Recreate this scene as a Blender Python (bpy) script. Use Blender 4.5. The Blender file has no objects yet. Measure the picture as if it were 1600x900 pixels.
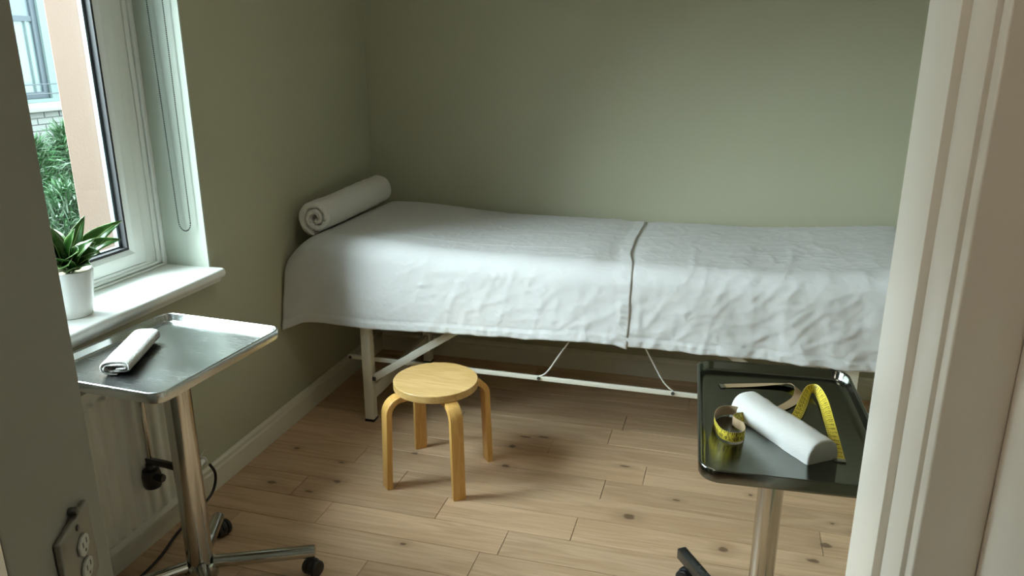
import bpy, bmesh, math, random
from mathutils import Vector, Matrix, noise

random.seed(7)
SC = bpy.context.scene
COL = SC.collection

# ------------------------------------------------------------------ camera
H = 1.70
cam_d = bpy.data.cameras.new('camera')
cam_d.sensor_width = 36.0
cam_d.lens = 36.0 * 1220.0 / 1600.0
cam_d.clip_start = 0.02
cam = bpy.data.objects.new('camera', cam_d)
COL.objects.link(cam)
p_, y_, r_ = (math.radians(v) for v in (17.25, 15.6, 0.1))
base = Matrix(((1, 0, 0), (0, 0, 1), (0, -1, 0)))
pit = Matrix(((1, 0, 0), (0, math.cos(p_), math.sin(p_)), (0, -math.sin(p_), math.cos(p_))))
yaw = Matrix(((math.cos(y_), -math.sin(y_), 0), (math.sin(y_), math.cos(y_), 0), (0, 0, 1)))
rol = Matrix(((math.cos(r_), -math.sin(r_), 0), (math.sin(r_), math.cos(r_), 0), (0, 0, 1)))
R = yaw @ pit @ base @ rol
rot = Matrix((R.col[0], -R.col[1], -R.col[2])).transposed().to_4x4()
cam.matrix_world = Matrix.Translation((0, 0, H)) @ rot
SC.camera = cam

# ------------------------------------------------------------------ sky, hazy sun, exposure
world = bpy.data.worlds.new('overcast_sky')
SC.world = world
world.use_nodes = True
bg = world.node_tree.nodes['Background']
bg.inputs['Color'].default_value = (0.80, 0.95, 1.0, 1)
bg.inputs['Strength'].default_value = 6.5

sun_d = bpy.data.lights.new('hazy_sun', 'SUN')
sun_d.energy = 38
sun_d.angle = math.radians(74)
sun_d.color = (0.88, 0.97, 1.0)
sun = bpy.data.objects.new('hazy_sun', sun_d)
COL.objects.link(sun)
sun.location = (-6, -3, 7)
sun.rotation_euler = Vector((1.0, 0.30, -0.58)).to_track_quat('-Z', 'Y').to_euler()

vs = SC.view_settings
vs.view_transform = 'Standard'; vs.look = 'None'; vs.gamma = 1.0; vs.use_curve_mapping = False
vs.exposure = 0.42
SC.display_settings.display_device = 'sRGB'
SC.cycles.max_bounces = 10
SC.cycles.diffuse_bounces = 6
SC.cycles.transparent_max_bounces = 12
SC.cycles.use_denoising = True
SC.cycles.sample_clamp_indirect = 6.0
SC.cycles.caustics_reflective = False
SC.cycles.caustics_refractive = False

# ------------------------------------------------------------------ materials
MATS = {}
def new_mat(name):
    m = bpy.data.materials.new(name); m.use_nodes = True
    nt = m.node_tree
    b = nt.nodes['Principled BSDF']
    MATS[name] = m
    return m, nt, b

def N(nt, kind, **kw):
    n = nt.nodes.new(kind)
    for k, v in kw.items():
        if k in n.inputs.keys() if hasattr(n.inputs, 'keys') else False:
            n.inputs[k].default_value = v
        else:
            setattr(n, k, v)
    return n

def simple(name, col, rough=0.5, metal=0.0, bump=None, var=0.0, varscale=8.0, spec=0.5, coat=0.0, sheen=0.0):
    """principled with optional fine relief (scale, distance) and slight colour variation"""
    m, nt, b = new_mat(name)
    b.inputs['Base Color'].default_value = (*col, 1)
    b.inputs['Roughness'].default_value = rough
    b.inputs['Metallic'].default_value = metal
    b.inputs['Specular IOR Level'].default_value = spec
    b.inputs['Coat Weight'].default_value = coat
    b.inputs['Sheen Weight'].default_value = sheen
    tc = nt.nodes.new('ShaderNodeTexCoord')
    if var:
        n = nt.nodes.new('ShaderNodeTexNoise'); n.inputs['Scale'].default_value = varscale; n.inputs['Detail'].default_value = 5
        nt.links.new(tc.outputs['Object'], n.inputs['Vector'])
        mx = nt.nodes.new('ShaderNodeMixRGB')
        mx.inputs[1].default_value = (*[c * (1 - var) for c in col], 1)
        mx.inputs[2].default_value = (*[min(1, c * (1 + var)) for c in col], 1)
        nt.links.new(n.outputs['Fac'], mx.inputs[0]); nt.links.new(mx.outputs[0], b.inputs['Base Color'])
    if bump:
        n = nt.nodes.new('ShaderNodeTexNoise'); n.inputs['Scale'].default_value = bump[0]; n.inputs['Detail'].default_value = 4
        nt.links.new(tc.outputs['Object'], n.inputs['Vector'])
        bp = nt.nodes.new('ShaderNodeBump'); bp.inputs['Distance'].default_value = bump[1]; bp.inputs['Strength'].default_value = 1
        nt.links.new(n.outputs['Fac'], bp.inputs['Height']); nt.links.new(bp.outputs[0], b.inputs['Normal'])
    return m

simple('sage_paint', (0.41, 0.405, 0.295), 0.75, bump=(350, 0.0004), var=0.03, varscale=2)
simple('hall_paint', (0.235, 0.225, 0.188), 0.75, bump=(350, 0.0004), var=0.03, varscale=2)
simple('cream_gloss', (0.82, 0.765, 0.675), 0.35, bump=(60, 0.0003), var=0.02)
simple('skirting_paint', (0.64, 0.62, 0.52), 0.45, var=0.03)
simple('ceiling_paint', (0.75, 0.75, 0.71), 0.8)
simple('window_white', (0.78, 0.80, 0.77), 0.3, var=0.02)
simple('reveal_paint', (0.46, 0.50, 0.43), 0.5, bump=(120, 0.0004))
simple('rubber_black', (0.012, 0.012, 0.013), 0.55)
simple('spacer_grey', (0.16, 0.20, 0.22), 0.4)
simple('radiator_white', (0.66, 0.64, 0.57), 0.4)
simple('frame_enamel', (0.74, 0.72, 0.62), 0.4, var=0.03)
simple('cable_white', (0.75, 0.74, 0.70), 0.5)
simple('plastic_black', (0.010, 0.010, 0.011), 0.35)
simple('pad_vinyl', (0.55, 0.50, 0.40), 0.5)
simple('ceramic_white', (0.82, 0.82, 0.80), 0.25)
simple('pebbles', (0.42, 0.36, 0.24), 0.9, bump=(90, 0.01), var=0.4, varscale=60)
simple('socket_metal', (0.20, 0.19, 0.155), 0.42, metal=0.35, var=0.05)
simple('socket_face', (0.38, 0.39, 0.35), 0.5)
simple('screw_dark', (0.08, 0.08, 0.07), 0.4, metal=0.6)
simple('peach_render', (0.175, 0.118, 0.097), 0.9, bump=(60, 0.003), var=0.05, varscale=3)
simple('white_brick', (0.30, 0.31, 0.29), 0.85, bump=(40, 0.003), var=0.08)
simple('mortar', (0.19, 0.19, 0.18), 0.95)
simple('facade_pale', (0.20, 0.26, 0.25), 0.8, var=0.03)
simple('frame_grey', (0.075, 0.095, 0.11), 0.5)
simple('ledge_white', (0.32, 0.31, 0.28), 0.7)
simple('gravel', (0.055, 0.06, 0.058), 0.95, bump=(25, 0.03), var=0.3, varscale=18)
simple('wire_grey', (0.10, 0.11, 0.12), 0.5)
simple('chain_bead', (0.05, 0.05, 0.045), 0.4, metal=0.3)
simple('tape_yellow_dark', (0.02, 0.018, 0.01), 0.6)
simple('tape_back', (0.40, 0.29, 0.17), 0.6)
simple('tin', (0.55, 0.55, 0.53), 0.25, metal=1)
simple('beige_stub', (0.42, 0.33, 0.22), 0.8)
simple('stem_green', (0.10, 0.20, 0.05), 0.6)
simple('fill_metal', (0.7, 0.7, 0.68), 0.4)

def metal_mat(name, col, rough, stretch=(400, 12, 12), amt=0.08, bump=0.00006):
    m, nt, b = new_mat(name)
    b.inputs['Metallic'].default_value = 1
    b.inputs['Base Color'].default_value = (*col, 1)
    tc = nt.nodes.new('ShaderNodeTexCoord'); mp = nt.nodes.new('ShaderNodeMapping')
    mp.inputs['Scale'].default_value = stretch
    n = nt.nodes.new('ShaderNodeTexNoise'); n.inputs['Scale'].default_value = 1; n.inputs['Detail'].default_value = 6
    n2 = nt.nodes.new('ShaderNodeTexNoise'); n2.inputs['Scale'].default_value = 9; n2.inputs['Detail'].default_value = 4
    nt.links.new(tc.outputs['Object'], mp.inputs[0]); nt.links.new(mp.outputs[0], n.inputs['Vector'])
    nt.links.new(tc.outputs['Object'], n2.inputs['Vector'])
    ad = nt.nodes.new('ShaderNodeMath'); ad.operation = 'ADD'
    nt.links.new(n.outputs['Fac'], ad.inputs[0]); nt.links.new(n2.outputs['Fac'], ad.inputs[1])
    mr = nt.nodes.new('ShaderNodeMapRange')
    mr.inputs['From Min'].default_value = 0.6; mr.inputs['From Max'].default_value = 1.4
    mr.inputs['To Min'].default_value = max(0.03, rough - amt); mr.inputs['To Max'].default_value = rough + amt
    nt.links.new(ad.outputs[0], mr.inputs['Value']); nt.links.new(mr.outputs[0], b.inputs['Roughness'])
    bp = nt.nodes.new('ShaderNodeBump'); bp.inputs['Distance'].default_value = bump
    nt.links.new(n.outputs['Fac'], bp.inputs['Height']); nt.links.new(bp.outputs[0], b.inputs['Normal'])
    return m
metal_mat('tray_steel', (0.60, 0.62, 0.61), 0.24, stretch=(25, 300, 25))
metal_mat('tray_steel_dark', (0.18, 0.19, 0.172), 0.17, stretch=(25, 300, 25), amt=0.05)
metal_mat('chrome_tube', (0.55, 0.53, 0.49), 0.14, stretch=(200, 200, 3), amt=0.05)
metal_mat('dark_steel', (0.12, 0.13, 0.13), 0.30, stretch=(30, 30, 30))

def cloth_mat(name, col, scale, dist, weave=True, wrinkle=0.0, wscale=14):
    m, nt, b = new_mat(name)
    b.inputs['Base Color'].default_value = (*col, 1)
    b.inputs['Roughness'].default_value = 0.9
    b.inputs['Specular IOR Level'].default_value = 0.15
    b.inputs['Sheen Weight'].default_value = 0.15
    tc = nt.nodes.new('ShaderNodeTexCoord')
    n = nt.nodes.new('ShaderNodeTexNoise'); n.inputs['Scale'].default_value = scale; n.inputs['Detail'].default_value = 3
    nt.links.new(tc.outputs['Object'], n.inputs['Vector'])
    bp = nt.nodes.new('ShaderNodeBump'); bp.inputs['Distance'].default_value = dist
    nt.links.new(n.outputs['Fac'], bp.inputs['Height'])
    last = bp
    if wrinkle:
        w = nt.nodes.new('ShaderNodeTexNoise'); w.inputs['Scale'].default_value = wscale; w.inputs['Detail'].default_value = 5
        w.inputs['Distortion'].default_value = 1.2
        w.noise_type = 'RIDGED_MULTIFRACTAL'
        nt.links.new(tc.outputs['Object'], w.inputs['Vector'])
        bp2 = nt.nodes.new('ShaderNodeBump'); bp2.inputs['Distance'].default_value = wrinkle
        bp2.inputs['Strength'].default_value = 0.8
        nt.links.new(w.outputs['Fac'], bp2.inputs['Height']); nt.links.new(bp.outputs[0], bp2.inputs['Normal'])
        last = bp2
    nt.links.new(last.outputs[0], b.inputs['Normal'])
    return m
cloth_mat('linen_white', (0.575, 0.58, 0.58), 900, 0.0002, wrinkle=0.0026, wscale=17)
cloth_mat('terry_white', (0.75, 0.74, 0.71), 260, 0.0045)
cloth_mat('cotton_white', (0.66, 0.66, 0.64), 420, 0.0013)

def wood_mat(name, light, dark, axis='X', grain=1.0, knots=(), rnd=0.0, rough=0.5):
    m, nt, b = new_mat(name)
    b.inputs['Roughness'].default_value = rough
    tc = nt.nodes.new('ShaderNodeTexCoord')
    oi = nt.nodes.new('ShaderNodeObjectInfo')
    geo = nt.nodes.new('ShaderNodeNewGeometry')
    off = nt.nodes.new('ShaderNodeVectorMath'); off.operation = 'MULTIPLY_ADD'
    comb = nt.nodes.new('ShaderNodeCombineXYZ')
    nt.links.new(oi.outputs['Random'], comb.inputs[0]); nt.links.new(oi.outputs['Random'], comb.inputs[1]); nt.links.new(oi.outputs['Random'], comb.inputs[2])
    nt.links.new(comb.outputs[0], off.inputs[0]); off.inputs[1].default_value = (37, 23, 11)
    nt.links.new(tc.outputs['Object'], off.inputs[2])
    mp = nt.nodes.new('ShaderNodeMapping')
    sc = {'X': (1.0, 9, 9), 'Y': (9, 1.0, 9), 'Z': (9, 9, 1.0)}[axis]
    mp.inputs['Scale'].default_value = [s * grain for s in sc]
    nt.links.new(off.outputs[0], mp.inputs[0])
    n1 = nt.nodes.new('ShaderNodeTexNoise'); n1.inputs['Scale'].default_value = 1.6; n1.inputs['Detail'].default_value = 3; n1.inputs['Distortion'].default_value = 0.6
    nt.links.new(mp.outputs[0], n1.inputs['Vector'])
    # growth rings: contour lines of a stretched noise
    rg = nt.nodes.new('ShaderNodeMath'); rg.operation = 'MULTIPLY'; rg.inputs[1].default_value = 26
    nt.links.new(n1.outputs['Fac'], rg.inputs[0])
    sn = nt.nodes.new('ShaderNodeMath'); sn.operation = 'SINE'; nt.links.new(rg.outputs[0], sn.inputs[0])
    mp2 = nt.nodes.new('ShaderNodeMapping'); mp2.inputs['Scale'].default_value = [s * grain * 8 for s in ({'X': (0.6, 14, 14), 'Y': (14, 0.6, 14), 'Z': (14, 14, 0.6)}[axis])]
    nt.links.new(off.outputs[0], mp2.inputs[0])
    n2 = nt.nodes.new('ShaderNodeTexNoise'); n2.inputs['Scale'].default_value = 1.0; n2.inputs['Detail'].default_value = 4
    nt.links.new(mp2.outputs[0], n2.inputs['Vector'])
    a1 = nt.nodes.new('ShaderNodeMath'); a1.operation = 'MULTIPLY_ADD'; a1.inputs[1].default_value = 0.17
    nt.links.new(sn.outputs[0], a1.inputs[0]); nt.links.new(n2.outputs['Fac'], a1.inputs[2])
    a2 = nt.nodes.new('ShaderNodeMath'); a2.operation = 'MULTIPLY_ADD'; a2.inputs[1].default_value = 0.7
    nt.links.new(n1.outputs['Fac'], a2.inputs[0]); nt.links.new(a1.outputs[0], a2.inputs[2])
    mr = nt.nodes.new('ShaderNodeMapRange'); mr.inputs['From Min'].default_value = 0.45; mr.inputs['From Max'].default_value = 1.2
    nt.links.new(a2.outputs[0], mr.inputs['Value'])
    mx = nt.nodes.new('ShaderNodeMixRGB'); mx.inputs[1].default_value = (*light, 1); mx.inputs[2].default_value = (*dark, 1)
    nt.links.new(mr.outputs[0], mx.inputs[0])
    out = mx.outputs[0]
    if rnd:
        hs = nt.nodes.new('ShaderNodeHueSaturation')
        v = nt.nodes.new('ShaderNodeMapRange'); v.inputs['To Min'].default_value = 1 - rnd; v.inputs['To Max'].default_value = 1 + rnd
        nt.links.new(oi.outputs['Random'], v.inputs['Value']); nt.links.new(v.outputs[0], hs.inputs['Value'])
        nt.links.new(out, hs.inputs['Color']); out = hs.outputs[0]
    if knots:
        # each knot: a dark oval with a soft halo at its own spot on the boards
        wob = nt.nodes.new('ShaderNodeTexNoise'); wob.inputs['Scale'].default_value = 45
        nt.links.new(geo.outputs['Position'], wob.inputs['Vector'])
        prev = None; prevh = None
        for (kx, ky, s, stretch) in knots:
            sub = nt.nodes.new('ShaderNodeVectorMath'); sub.operation = 'SUBTRACT'; sub.inputs[1].default_value = (kx, ky, 0)
            nt.links.new(geo.outputs['Position'], sub.inputs[0])
            sc_ = nt.nodes.new('ShaderNodeVectorMath'); sc_.operation = 'MULTIPLY'; sc_.inputs[1].default_value = (1 / (s * stretch), 1 / s, 0)
            nt.links.new(sub.outputs[0], sc_.inputs[0])
            ln = nt.nodes.new('ShaderNodeVectorMath'); ln.operation = 'LENGTH'; nt.links.new(sc_.outputs[0], ln.inputs[0])
            if prev is None:
                prev = ln.outputs['Value']
            else:
                mn = nt.nodes.new('ShaderNodeMath'); mn.operation = 'MINIMUM'
                nt.links.new(prev, mn.inputs[0]); nt.links.new(ln.outputs['Value'], mn.inputs[1]); prev = mn.outputs[0]
        wa = nt.nodes.new('ShaderNodeMath'); wa.operation = 'MULTIPLY_ADD'; wa.inputs[1].default_value = 1.1
        nt.links.new(wob.outputs['Fac'], wa.inputs[0]); nt.links.new(prev, wa.inputs[2])
        k1 = nt.nodes.new('ShaderNodeMapRange'); k1.inputs['From Min'].default_value = 1.25; k1.inputs['From Max'].default_value = 1.75
        k1.inputs['To Min'].default_value = 0.85; k1.inputs['To Max'].default_value = 0
        nt.links.new(wa.outputs[0], k1.inputs['Value'])
        k2 = nt.nodes.new('ShaderNodeMapRange'); k2.inputs['From Min'].default_value = 1.0; k2.inputs['From Max'].default_value = 4.5
        k2.inputs['To Min'].default_value = 0.35; k2.inputs['To Max'].default_value = 0
        nt.links.new(wa.outputs[0], k2.inputs['Value'])
        m1 = nt.nodes.new('ShaderNodeMixRGB'); m1.inputs[2].default_value = (0.20, 0.125, 0.06, 1)
        nt.links.new(k2.outputs[0], m1.inputs[0]); nt.links.new(out, m1.inputs[1])
        m2 = nt.nodes.new('ShaderNodeMixRGB'); m2.inputs[2].default_value = (0.12, 0.070, 0.036, 1)
        nt.links.new(k1.outputs[0], m2.inputs[0]); nt.links.new(m1.outputs[0], m2.inputs[1])
        out = m2.outputs[0]
    nt.links.new(out, b.inputs['Base Color'])
    bp = nt.nodes.new('ShaderNodeBump'); bp.inputs['Distance'].default_value = 0.0004
    nt.links.new(a1.outputs[0], bp.inputs['Height']); nt.links.new(bp.outputs[0], b.inputs['Normal'])
    return m

KN = [(-0.264, 2.585, .016, 1.5), (0.082, 2.47, .015, 1.1), (0.433, 2.593, .015, 1.3), (0.382, 2.489, .011, 2.0), (-1.446, 2.518, .011, 1.6),
      (-1.229, 2.818, .010, 1.5), (-0.816, 2.819, .011, 1.5), (-0.835, 2.99, .013, 1.2), (-0.80, 3.09, .008, 3.5), (-0.72, 3.11, .008, 3.0),
      (-1.75, 2.72, .009, 1.6), (-1.50, 2.66, .006, 2.0), (-0.10, 2.745, .006, 2.5), (0.55, 2.70, .007, 3.0), (-1.02, 2.20, .008, 1.5),
      (-1.52, 2.42, .007, 2.5), (0.18, 2.86, .008, 1.2), (-0.33, 2.95, .007, 3.2), (-1.70, 2.44, .010, 2.2), (0.47, 2.74, .006, 1.4)]
wood_mat('oak_plank', (0.64, 0.45, 0.29), (0.48, 0.315, 0.185), 'X', 1.0, KN, rnd=0.10, rough=0.42)
wood_mat('birch_seat', (0.68, 0.455, 0.185), (0.53, 0.325, 0.11), 'X', 2.0, rough=0.38)
wood_mat('birch_leg', (0.74, 0.45, 0.14), (0.60, 0.33, 0.085), 'Z', 2.5, rough=0.35)

# glass pane: clear, with a fresnel gloss
m, nt, b = new_mat('window_glass')
nt.nodes.remove(b)
tr = nt.nodes.new('ShaderNodeBsdfTransparent'); tr.inputs[0].default_value = (0.93, 0.97, 0.97, 1)
gl = nt.nodes.new('ShaderNodeBsdfGlossy'); gl.inputs['Roughness'].default_value = 0.02
lw = nt.nodes.new('ShaderNodeLayerWeight'); lw.inputs['Blend'].default_value = 0.5
pwn = nt.nodes.new('ShaderNodeMath'); pwn.operation = 'POWER'; pwn.inputs[1].default_value = 5; nt.links.new(lw.outputs['Facing'], pwn.inputs[0])
fr = nt.nodes.new('ShaderNodeMath'); fr.operation = 'MULTIPLY_ADD'; fr.inputs[1].default_value = 0.7; fr.inputs[2].default_value = 0.03; nt.links.new(pwn.outputs[0], fr.inputs[0])
mx = nt.nodes.new('ShaderNodeMixShader')
nt.links.new(fr.outputs[0], mx.inputs[0]); nt.links.new(tr.outputs[0], mx.inputs[1]); nt.links.new(gl.outputs[0], mx.inputs[2])
nt.links.new(mx.outputs[0], nt.nodes['Material Output'].inputs[0])
simple('far_glass', (0.19, 0.25, 0.25), 0.15, spec=0.6)

# tape measure face: ticks from uv (u in cm along the tape, v across)
m, nt, b = new_mat('tape_yellow')
b.inputs['Roughness'].default_value = 0.45
uv = nt.nodes.new('ShaderNodeUVMap'); uv.uv_map = 'UVMap'
sp = nt.nodes.new('ShaderNodeSeparateXYZ'); nt.links.new(uv.outputs[0], sp.inputs[0])
def mth(op, a, b_=None, c_=None):
    n = nt.nodes.new('ShaderNodeMath'); n.operation = op
    for i, v in enumerate((a, b_, c_)):
        if v is None: continue
        if isinstance(v, (int, float)): n.inputs[i].default_value = v
        else: nt.links.new(v, n.inputs[i])
    return n.outputs[0]
f1 = mth('FRACT', sp.outputs[0]); t1 = mth('LESS_THAN', f1, 0.11)
f2 = mth('FRACT', mth('MULTIPLY', sp.outputs[0], 2.0)); t2 = mth('LESS_THAN', f2, 0.2)
f3 = mth('FRACT', mth('MULTIPLY', sp.outputs[0], 4.0)); t3 = mth('LESS_THAN', f3, 0.35)
k1 = mth('MULTIPLY', t1, mth('LESS_THAN', sp.outputs[1], 0.42))
k2 = mth('MULTIPLY', t2, mth('LESS_THAN', sp.outputs[1], 0.30))
k3 = mth('MULTIPLY', t3, mth('LESS_THAN', sp.outputs[1], 0.18))
kk = mth('MAXIMUM', k1, mth('MAXIMUM', k2, k3))
mxc = nt.nodes.new('ShaderNodeMixRGB'); mxc.inputs[1].default_value = (0.74, 0.60, 0.065, 1); mxc.inputs[2].default_value = (0.02, 0.018, 0.01, 1)
nt.links.new(kk, mxc.inputs[0]); nt.links.new(mxc.outputs[0], b.inputs['Base Color'])

# leaf: dark green, pale midrib and margin from uv
m, nt, b = new_mat('leaf_variegated')
b.inputs['Roughness'].default_value = 0.3
uv = nt.nodes.new('ShaderNodeUVMap'); uv.uv_map = 'UVMap'
sp = nt.nodes.new('ShaderNodeSeparateXYZ'); nt.links.new(uv.outputs[0], sp.inputs[0])
d = mth('ABSOLUTE', mth('SUBTRACT', sp.outputs[0], 0.5))
mid = mth('LESS_THAN', d, 0.028); mar = mth('GREATER_THAN', d, 0.475)
tcn = nt.nodes.new('ShaderNodeTexNoise'); tcn.inputs['Scale'].default_value = 30
mxa = nt.nodes.new('ShaderNodeMixRGB'); mxa.inputs[1].default_value = (0.012, 0.055, 0.012, 1); mxa.inputs[2].default_value = (0.075, 0.22, 0.035, 1)
nt.links.new(tcn.outputs['Fac'], mxa.inputs[0])
mxb = nt.nodes.new('ShaderNodeMixRGB'); mxb.inputs[2].default_value = (0.36, 0.48, 0.20, 1)
nt.links.new(mth('MAXIMUM', mid, mar), mxb.inputs[0]); nt.links.new(mxa.outputs[0], mxb.inputs[1])
nt.links.new(mxb.outputs[0], b.inputs['Base Color'])
b.inputs['Transmission Weight'].default_value = 0.0
simple('bush_leaf', (0.055, 0.15, 0.05), 0.6, var=0.5, varscale=3)
simple('bush_leaf_pale', (0.26, 0.36, 0.25), 0.6, var=0.3, varscale=4)

# emissive surface of the added hall and ceiling fill lights
m, nt, b = new_mat('fill_diffuser')
b.inputs['Base Color'].default_value = (0.9, 0.88, 0.82, 1)
b.inputs['Emission Color'].default_value = (1.0, 0.90, 0.78, 1)
b.inputs['Emission Strength'].default_value = 10

# ------------------------------------------------------------------ mesh helpers
OFF = {}
class MB:
    def __init__(s): s.v = []; s.f = []; s.mi = []; s.uv = {}
    def add(s, vs_, fs, mi=0):
        o = len(s.v); s.v += [tuple(v) for v in vs_]
        s.f += [tuple(i + o for i in f) for f in fs]; s.mi += [mi] * len(fs)
        return s
    def box(s, x0, x1, y0, y1, z0, z1, mi=0):
        return s.add([(x0, y0, z0), (x1, y0, z0), (x1, y1, z0), (x0, y1, z0), (x0, y0, z1), (x1, y0, z1), (x1, y1, z1), (x0, y1, z1)],
                     [(3, 2, 1, 0), (4, 5, 6, 7), (0, 1, 5, 4), (1, 2, 6, 5), (2, 3, 7, 6), (3, 0, 4, 7)], mi)
    def prism(s, poly, z0, z1, mi=0):
        a = sum(poly[i][0] * poly[(i + 1) % len(poly)][1] - poly[(i + 1) % len(poly)][0] * poly[i][1] for i in range(len(poly)))
        if a < 0: poly = poly[::-1]
        n = len(poly)
        vs_ = [(x, y, z0) for x, y in poly] + [(x, y, z1) for x, y in poly]
        fs = [tuple(range(n - 1, -1, -1)), tuple(range(n, 2 * n))] + [(i, (i + 1) % n, n + (i + 1) % n, n + i) for i in range(n)]
        return s.add(vs_, fs, mi)
    def sweep(s, pts, sec, closed_ends=True, up=(0, 0, 1), mi=0, scale=None):
        """sweep a closed 2d section (a: side, b: up) along a 3d path"""
        pts = [Vector(p) for p in pts]; n = len(sec); vs_ = []; fs = []
        upv = Vector(up); prev = None
        for i, p in enumerate(pts):
            t = (pts[min(i + 1, len(pts) - 1)] - pts[max(i - 1, 0)]).normalized()
            if prev is None:
                a = t.cross(upv)
                if a.length < 1e-4: a = t.cross(Vector((1, 0, 0)))
                a.normalize()
            else:
                a = (prev - t * prev.dot(t)).normalized()
            prev = a
            bb = a.cross(t).normalized()
            k = scale[i] if scale else 1
            vs_ += [p + a * (q[0] * k) + bb * (q[1] * k) for q in sec]
        m_ = len(pts)
        for i in range(m_ - 1):
            for j in range(n):
                fs.append((i * n + j, i * n + (j + 1) % n, (i + 1) * n + (j + 1) % n, (i + 1) * n + j))
        if closed_ends:
            fs.append(tuple(range(n - 1, -1, -1))); fs.append(tuple((m_ - 1) * n + j for j in range(n)))
        return s.add(vs_, fs, mi)
    def tube(s, pts, r, n=12, mi=0, scale=None):
        return s.sweep(pts, [(r * math.cos(2 * math.pi * k / n), r * math.sin(2 * math.pi * k / n)) for k in range(n)], mi=mi, scale=scale)
    def lathe(s, prof, c=(0, 0, 0), n=32, axis='Z', mi=0):
        """profile of (radius, height); ends with radius 0 are closed"""
        vs_ = []; fs = []
        for r, h in prof:
            for k in range(n):
                a = 2 * math.pi * k / n
                q = (r * math.cos(a), r * math.sin(a), h)
                if axis == 'X': q = (h, q[0], q[1])
                if axis == 'Y': q = (q[1], h, q[0])
                vs_.append((q[0] + c[0], q[1] + c[1], q[2] + c[2]))
        for i in range(len(prof) - 1):
            for k in range(n):
                fs.append((i * n + k, i * n + (k + 1) % n, (i + 1) * n + (k + 1) % n, (i + 1) * n + k))
        fs.append(tuple(range(n - 1, -1, -1))); fs.append(tuple((len(prof) - 1) * n + k for k in range(n)))
        return s.add(vs_, fs, mi)
    def build(s, name, mat, parent=None, bevel=0.0, seg=2, smooth=40, weld=0.0):
        me = bpy.data.meshes.new(name)
        o_ = OFF.get(parent.name, (0, 0, 0)) if parent else (0, 0, 0)
        me.from_pydata([(v[0] - o_[0], v[1] - o_[1], v[2] - o_[2]) for v in s.v], [], s.f)
        mats = mat if isinstance(mat, (list, tuple)) else [mat]
        for mm in mats: me.materials.append(MATS[mm])
        if len(mats) > 1:
            for p, i in zip(me.polygons, s.mi): p.material_index = i
        if s.uv:
            lay = me.uv_layers.new(name='UVMap')
            for l in me.loops: lay.data[l.index].uv = s.uv.get(l.vertex_index, (0, 0.99))
        bm = bmesh.new(); bm.from_mesh(me)
        if weld: bmesh.ops.remove_doubles(bm, verts=bm.verts, dist=weld)
        if not s.uv: bmesh.ops.recalc_face_normals(bm, faces=bm.faces)
        if bevel:
            ed = [e for e in bm.edges if len(e.link_faces) == 2 and e.calc_face_angle(0) > math.radians(35)]
            bmesh.ops.bevel(bm, geom=ed, offset=bevel, segments=seg, affect='EDGES', profile=0.5, clamp_overlap=True)
        bm.to_mesh(me); bm.free()
        if smooth:
            for p in me.polygons: p.use_smooth = True
            me.set_sharp_from_angle(angle=math.radians(smooth))
        ob = bpy.data.objects.new(name, me); COL.objects.link(ob)
        if parent:
            ob.parent = parent; OFF[ob.name] = o_
        return ob

def thing(name, loc, label, cat, group=None, local=False, rz=0.0):
    e = bpy.data.objects.new(name, None); COL.objects.link(e)
    e.empty_display_size = 0.05
    e.location = loc; e.rotation_euler = (0, 0, rz)
    e['label'] = label; e['category'] = cat
    if group: e['group'] = group
    OFF[e.name] = (0, 0, 0) if local else tuple(loc)
    return e
def rebase(ob):
    """move a single-mesh object's origin to the bottom centre of its mesh"""
    vs_ = [v.co for v in ob.data.vertices]
    c = Vector(((min(v.x for v in vs_) + max(v.x for v in vs_)) / 2, (min(v.y for v in vs_) + max(v.y for v in vs_)) / 2, min(v.z for v in vs_)))
    ob.data.transform(Matrix.Translation(-c)); ob.location = ob.location + c
    OFF[ob.name] = tuple(c)
    return ob
def tag(ob, label, cat, group=None, kind=None):
    ob['label'] = label; ob['category'] = cat
    if group: ob['group'] = group
    if kind: ob['kind'] = kind
    return rebase(ob)
def struct(ob, label=None):
    ob['kind'] = 'structure'
    if label: ob['label'] = label
    return ob
def struct_empty(name, loc, label=None):
    e = bpy.data.objects.new(name, None); COL.objects.link(e); e.location = loc
    e.empty_display_size = 0.05
    e['kind'] = 'structure'
    if label: e['label'] = label
    OFF[e.name] = tuple(loc)
    return e

# ------------------------------------------------------------------ the room shell
XL, YB, XR, ZC = -1.90, 3.93, 1.36, 2.42
WY0, WY1, WZ0, WZ1 = 1.02, 2.476, 0.86, 2.24       # window opening in the left wall
w = MB()
w.box(-2.20, XL, 0.50, WY0, -0.05, ZC); w.box(-2.20, XL, WY1, YB + .2, -0.05, ZC)
w.box(-2.20, XL, WY0, WY1, -0.05, WZ0); w.box(-2.20, XL, WY0, WY1, WZ1, ZC)
struct(w.build('wall_left', 'sage_paint', smooth=0))
struct(MB().box(XL, XR + .2, YB, YB + .2, -0.05, ZC).build('wall_back', 'sage_paint', smooth=0))
struct(MB().box(XR, XR + .2, 0.9, YB, -0.05, ZC).build('wall_right', 'sage_paint', smooth=0))
# wall with the doorway: splayed stub on the left, solid on the right, lintel above
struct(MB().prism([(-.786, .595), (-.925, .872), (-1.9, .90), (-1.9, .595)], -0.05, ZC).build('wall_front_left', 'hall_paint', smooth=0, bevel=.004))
struct(MB().box(.3085, XR, .95, 1.13, -0.05, ZC).build('wall_front_right', 'sage_paint', smooth=0))
struct(MB().box(-.95, .3085, .90, 1.13, 2.06, ZC).build('wall_front_above', 'sage_paint', smooth=0))
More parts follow.
